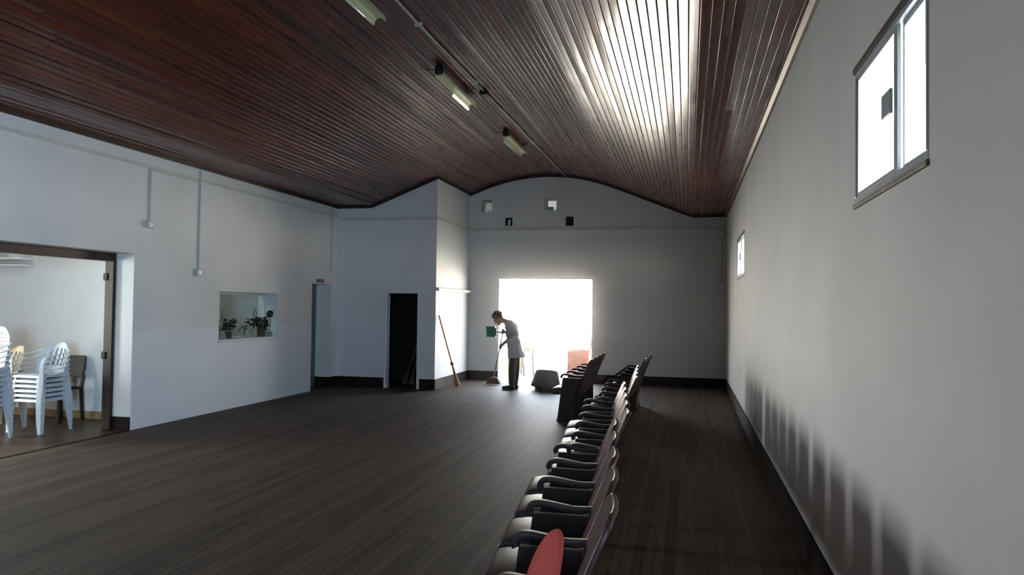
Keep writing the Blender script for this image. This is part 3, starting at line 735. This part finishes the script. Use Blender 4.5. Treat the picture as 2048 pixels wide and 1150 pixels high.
for sx in (-.18, .18):
    for sy in (-.12, .12): obj('corner_post', B(sx - .02, sx + .02, sy - .01, sy + .01, 0, .56), M['tan'], t)

# ------------------------------------------------------------------ person sweeping (faces -x, bends forward)
PX, PY = -3.336, 14.256
per = thing('person', 'person in a pale tunic bending forward, sweeping with a broom before the doorway', 'person', (PX, PY, 0))
def S(px, pz, dy=0):       # figure drawn in its own side view: px is forward(-)/back(+) in pixels of 1 cm, dy sideways
    return Vector(((px - 1020) * .01008, dy, (779 - pz) * .00966))
hip = S(1027, 694); 
head_m = Matrix.Rotation(R(-48), 4, 'Y')
bm = bmesh.new()
# torso: pelvis, belly, chest, neck
for (c, r) in ((S(1028, 696), (.115, .155, .11)), (S(1025, 682), (.11, .14, .11)), (S(1022, 668), (.115, .15, .11)), (S(1020, 655), (.11, .165, .10)), (S(1016, 647), (.085, .14, .075))): ball(bm, c, r)
limb(bm, [S(1013, 645), S(1004, 641)], [.055, .05])
hc = S(994.5, 637)
ball(bm, hc, (.095, .075, .108), head_m)                                     # skull
def H(f, u, s=0): return hc + head_m @ Vector((-f, s, u))                    # face frame: f forward, u up
ball(bm, H(.030, -.055), (.062, .056, .062), head_m)                        # jaw
ball(bm, H(.078, -.095), .022)                                               # chin
limb(bm, [H(.092, .010), H(.112, -.028)], [.010, .016])                     # nose
limb(bm, [H(.090, -.062, -.018), H(.094, -.062), H(.090, -.062, .018)], [.009, .011, .009])   # lips
for s in (-1, 1):
    ball(bm, H(.083, .022, s * .030), (.010, .014, .008), head_m)           # brow and eye
    ball(bm, H(-.005, -.012, s * .076), (.022, .010, .032), head_m)         # ear
# legs
for s in (-1, 1):
    fx_ = -1.5 if s < 0 else 2.5
    limb(bm, [S(1028, 700, s * .085), S(1027 + fx_, 737, s * .085), S(1026.5 + fx_, 752, s * .085), S(1026 + fx_, 770, s * .085)], [.078, .058, .056, .038])
    limb(bm, [S(1026 + fx_, 773, s * .085), S(1013 + fx_, 776, s * .095)], [.036, .028])
# arms
near = [S(1021, 649, -.165), S(1034, 664, -.215), S(1006, 664, -.10)]
far = [S(1017, 650, .165), S(1016, 675, .175), S(1000, 692.5, .06)]
for a in (near, far):
    m_ = a[1].lerp(a[2], .35)
    limb(bm, [a[0], a[1], m_, a[2]], [.055, .043, .041, .028])
# broom line through both hands
b_top = S(1007, 660, -.06); b_dir = (Vector((-3.87, 15.02, .07)) - Vector((PX, PY, 0)) - b_top).normalized()
def on_stick(z):
    return b_top + b_dir * ((z - b_top.z) / b_dir.z)
def hand(wrist, grip, side):
    """palm beside the stick, four fingers wrapped round it, thumb from the side of the palm"""
    ax = b_dir; out = (wrist - grip); out = (out - ax * out.dot(ax)).normalized(); tan = ax.cross(out).normalized()
    palm = grip + out * .032
    ball(bm, palm, (.030, .030, .040)); limb(bm, [wrist, palm], [.026, .028])
    for k, (l, r) in enumerate(((.9, .0085), (1, .009), (.95, .0088), (.8, .0078))):
        o = ax * ((k - 1.5) * .019)
        pts = [palm + o - tan * .012, grip + o - tan * .026 * l + out * .008, grip + o - tan * .016 - out * .020 * l, grip + o + tan * .012 * l - out * .018]
        limb(bm, pts, [r * 1.1, r, r * .95, r * .8])
    limb(bm, [palm - ax * .025 + tan * .012, grip - ax * .038 + tan * .026, grip - ax * .03 - out * .01 + tan * .016], [.013, .0105, .009])
near_w, far_w = near[2], far[2]
hand(near_w, on_stick((779 - 663) * .00966), -1)
hand(far_w, on_stick((779 - 694) * .00966), 1)
remeshed('body', bm, M['skin'], per, .0055, 3)
# hair: short and wavy
bm = bmesh.new(); rnd = random.Random(2)
ball(bm, H(-.022, .030), (.098, .086, .102), head_m)
for k in range(60):
    a = rnd.uniform(0, 2 * PI); b_ = rnd.uniform(-.25, 1.0); v = Vector((math.cos(a) * math.sqrt(max(0, 1 - b_ * b_)), math.sin(a) * math.sqrt(max(0, 1 - b_ * b_)), b_))
    f, s_, u = v.x * .098, v.y * .086, v.z * .105
    if f > .045 and u < .055: continue
    ball(bm, H(f - .022, u + .028, s_), rnd.uniform(.016, .026))
remeshed('hair', bm, M['hair'], per, .007, 2)
# tunic: torso cover, sleeves, flared skirt
bm = bmesh.new()
for (c, r) in ((S(1026, 684), (.138, .165, .13)), (S(1023, 668), (.135, .172, .125)), (S(1021, 655), (.128, .188, .112)), (S(1017, 648), (.10, .165, .085))): ball(bm, c, r)
limb(bm, [near[0], near[1], near[1].lerp(near[2], .62)], [.074, .062, .054])
limb(bm, [far[0], far[1], far[1].lerp(far[2], .15)], [.072, .060, .052])
prof_t = [(S(1025, 684), .135, .165), (S(1028, 698), 0.142, .195), (S(1032, 715), 0.168, .215)]
rings = []
for c, rx, ry in prof_t:
    rings.append([bm.verts.new((c.x + rx * math.cos(2 * PI * k / 28) * (1 + .05 * math.sin(5 * 2 * PI * k / 28)), c.y + ry * math.sin(2 * PI * k / 28), c.z + (.02 * math.cos(2 * PI * k / 28) if c.z < .65 else 0))) for k in range(28)])
for a, b in zip(rings, rings[1:]):
    for k in range(28): bm.faces.new((a[k], a[(k + 1) % 28], b[(k + 1) % 28], b[k]))
bm.faces.new(rings[0][::-1]); bm.faces.new(rings[-1])
remeshed('tunic', bm, M['tunic'], per, .008, 2)
bm = bmesh.new()
for s in (-1, 1):
    fx_ = -1.5 if s < 0 else 2.5
    limb(bm, [S(1028, 704, s * .08), S(1027 + fx_, 737, s * .085), S(1026.5 + fx_, 752, s * .085), S(1026 + fx_, 766, s * .085)], [.090, .074, .068, .052])
remeshed('trousers', bm, M['trousers'], per, .008, 2)
for s in (-1, 1):
    fx_ = -1.5 if s < 0 else 2.5
    bm = bmesh.new(); limb(bm, [S(1028 + fx_, 773.5, s * .085), S(1020 + fx_, 774.2, s * .09), S(1011 + fx_, 775, s * .095)], [.046, .044, .036])
    box(bm, *(lambda a, b, c: (a.x, b.x, c.y - .042, c.y + .042, .004, .025))(S(1009 + fx_, 0), S(1031 + fx_, 0), S(1000, 0, s * .09)))
    remeshed('shoe', bm, M['shoe'], per, .007, 2)

# broom held by the person
base = Vector((PX, PY, 0)); tip = Vector((-3.87, 15.02, .10)); top = base + b_top - b_dir * .03
t = thing('push_broom', 'long broom with brown bristle head held by the sweeping person', 'broom', tip)
bm = bmesh.new(); tube(bm, [(0, 0, 0), tuple(top - tip)], .0125, 10); obj('handle', bm, M['stick'], t, smooth=True)
bm = bmesh.new(); prism(bm, [(-.16, -.085), (-.10, .03), (-.04, .06), (.05, .06), (.10, .03), (.15, -.085)], -.035, .035); obj('bristles', bm, M['brown_bristle'], t, bevel=.012)
# green dustpan held with the upper hand
g0 = base + S(1005, 663.5, -.13)
t = thing('dustpan', 'green plastic dustpan held up sideways by the sweeping person', 'dustpan', g0)
bm = bmesh.new(); outl = [(-.09, -.035), (-.115, -.085), (-.16, -.10), (-.295, -.095), (-.315, .10), (-.16, .10), (-.12, .075), (-.09, .035)]
prism(bm, outl, -.005, .003); 
for a, b in zip(outl[4:] + outl[:3], outl[5:] + outl[:4]):
    box(bm, min(a[0], b[0]) - .002, max(a[0], b[0]) + .002, -.04, -.004, min(a[1], b[1]) - .002, max(a[1], b[1]) + .002) if abs(a[0] - b[0]) < .001 or abs(a[1] - b[1]) < .03 else None
obj('pan', bm, M['green'], t, bevel=.003)
bm = bmesh.new(); tube(bm, [(-.10, 0, .0), (-.02, -.0, -.015), (.03, .0, -.02)], .014, 10); obj('handle', bm, M['green'], t, smooth=True)

# ------------------------------------------------------------------ light
W = bpy.data.worlds.new('sky'); bpy.context.scene.world = W; W.use_nodes = True; nt = W.node_tree
bg = nt.nodes['Background']; tc = nt.nodes.new('ShaderNodeTexCoord'); sp = nt.nodes.new('ShaderNodeSeparateXYZ'); nt.links.new(tc.outputs['Generated'], sp.inputs[0])
rp = nt.nodes.new('ShaderNodeValToRGB'); rp.color_ramp.elements[0].position = .5; rp.color_ramp.elements[0].color = (1.0, .93, .82, 1); rp.color_ramp.elements[1].position = .75; rp.color_ramp.elements[1].color = (.62, .78, 1.0, 1)
mr = nt.nodes.new('ShaderNodeMapRange'); mr.inputs['From Min'].default_value = -1; nt.links.new(sp.outputs['Z'], mr.inputs[0]); nt.links.new(mr.outputs[0], rp.inputs[0]); nt.links.new(rp.outputs[0], bg.inputs['Color'])
st = nt.nodes.new('ShaderNodeValToRGB'); e = st.color_ramp.elements; e[0].position = .34; e[0].color = (.16, .16, .16, 1); e[1].position = .415; e[1].color = (1, 1, 1, 1)
for p_, v_ in ((.48, 1), (.53, .6), (.8, .5)):
    q_ = e.new(p_); q_.color = (v_, v_, v_, 1)
nt.links.new(mr.outputs[0], st.inputs[0]); ms = nt.nodes.new('ShaderNodeMath'); ms.operation = 'MULTIPLY'; ms.inputs[1].default_value = 44.0
nt.links.new(st.outputs[0], ms.inputs[0]); nt.links.new(ms.outputs[0], bg.inputs['Strength'])

def area(name, loc, target, sx, sy, power, col, portal=False):
    l = bpy.data.lights.new(name, 'AREA'); l.shape = 'RECTANGLE'; l.size = sx; l.size_y = sy; l.energy = power; l.color = col
    o = bpy.data.objects.new(name, l); C.objects.link(o); o.location = loc
    o.rotation_euler = (Vector(target) - Vector(loc)).to_track_quat('-Z', 'Z').to_euler()
    if portal: l.cycles.is_portal = True
    return o
area('doorway_portal', (-2.986, YF2 + .02, 1.1), (-2.986, 0, 1.1), 2.03, 2.2, 1, (1, 1, 1), True)
area('window_portal', (XR + .30, 3.275, 2.42), (-5, 3.275, 2.42), 1.1, .62, 1, (1, 1, 1), True)
area('window_portal', (XR + .30, 11.76, 2.4), (-5, 11.76, 2.4), 1.45, .6, 1, (1, 1, 1), True)
# daylight of the side room's own window; then an added cool lamp, unseen, brightening the left wall
area('side_room_window', (-10.95, 5.6, 1.55), (0, 5.2, 1.0), 1.9, 1.5, 190, (.93, 1.0, .96)).data.spread = R(105)
area('rear_cool_fill', (XR - .25, -2.6, 1.5), (XL, 6.2, .8), 2.4, 1.8, 225, (.50, .74, 1.0)).data.spread = R(80)
area('side_room_fill', (-8.3, 4.5, 1.7), (-8.2, 8.75, 1.3), .35, .35, 30, (1.0, .90, .76))  # added warm lamp, unseen, brightens the chair room's end wall
area('hatch_room_fill', (-8.1, 9.6, 2.9), (-8.1, 11.0, 1.0), 0.8, .6, 19, (.95, 1, .9))  # added lamp, unseen, keeps the closed hatch room from going black
pl = bpy.data.lights.new('booth_fill', 'POINT'); pl.energy = 10; pl.shadow_soft_size = .1; po = bpy.data.objects.new('booth_fill', pl); C.objects.link(po); po.location = (-3.4, 16.9, 4.15)  # added point lamp, unseen, makes the upper ports look lit
sn = bpy.data.lights.new('sun', 'SUN'); sn.energy = 14; sn.angle = R(.6); sn.color = (1, .93, .80); so = bpy.data.objects.new('sun', sn); C.objects.link(so)
so.rotation_euler = Vector((-.55, .35, -.75)).to_track_quat('-Z', 'Z').to_euler()

hz = bpy.data.materials.new('glow haze volume'); hz.use_nodes = True; hn = hz.node_tree
for n in list(hn.nodes): hn.nodes.remove(n)
ho = hn.nodes.new('ShaderNodeOutputMaterial'); hv = hn.nodes.new('ShaderNodeVolumeScatter'); hv.inputs['Density'].default_value = .0; hv.inputs['Anisotropy'].default_value = .9
hv.inputs['Color'].default_value = (1, .95, .88, 1); hn.links.new(hv.outputs[0], ho.inputs['Volume'])
htc = hn.nodes.new('ShaderNodeTexCoord'); hd = hn.nodes.new('ShaderNodeVectorMath'); hd.operation = 'DISTANCE'; hd.inputs[1].default_value = (-2.6, 15.9, 1.0)
hn.links.new(htc.outputs['Object'], hd.inputs[0]); hr = hn.nodes.new('ShaderNodeMapRange'); hr.interpolation_type = 'SMOOTHSTEP'
hr.inputs['From Min'].default_value = .8; hr.inputs['From Max'].default_value = 5.5; hr.inputs['To Min'].default_value = .014; hr.inputs['To Max'].default_value = 0
hn.links.new(hd.outputs['Value'], hr.inputs['Value']); hn.links.new(hr.outputs[0], hv.inputs['Density'])
dust_glow = obj('glow_haze', B(XL - .2, XR + .15, YB - .1, YF + .22, -.04, 4.7), hz); dust_glow['kind'] = 'stuff'; tag(dust_glow, 'thin added haze in the hall, imitating the glow round the bright doorway', 'haze')  # haze volume added to imitate lens glow round the doorway
# ------------------------------------------------------------------ camera
f, yw, pi_, ro = 1508.189, R(13.1274), R(1.4679), R(.7918)
cam = bpy.data.cameras.new('camera'); co = bpy.data.objects.new('camera', cam); C.objects.link(co)
fw = Vector((-math.sin(yw) * math.cos(pi_), math.cos(yw) * math.cos(pi_), math.sin(pi_))); r1 = Vector((math.cos(yw), math.sin(yw), 0)); u1 = r1.cross(fw)
r2 = r1 * math.cos(ro) + u1 * math.sin(ro); u2 = u1 * math.cos(ro) - r1 * math.sin(ro)
m3 = Matrix((r2, u2, -fw)).transposed(); co.matrix_world = Matrix.Translation((0, 0, 1.6)) @ m3.to_4x4()
cam.sensor_width = 36; cam.sensor_fit = 'HORIZONTAL'; cam.lens = 36 * f / 2048; cam.clip_start = .05; cam.clip_end = 300
bpy.context.scene.camera = co
sc = bpy.context.scene
sc.view_settings.view_transform = 'Standard'; sc.view_settings.look = 'None'; sc.view_settings.exposure = 0; sc.view_settings.gamma = .88
sc.cycles.use_denoising = True; sc.cycles.use_adaptive_sampling = True; sc.cycles.adaptive_threshold = .05; sc.cycles.adaptive_min_samples = 24; sc.cycles.volume_step_rate = 1.0
sc.cycles.max_bounces = 7; sc.cycles.diffuse_bounces = 4; sc.cycles.glossy_bounces = 3; sc.cycles.volume_bounces = 0; sc.cycles.transparent_max_bounces = 12
sc.cycles.sample_clamp_indirect = 6
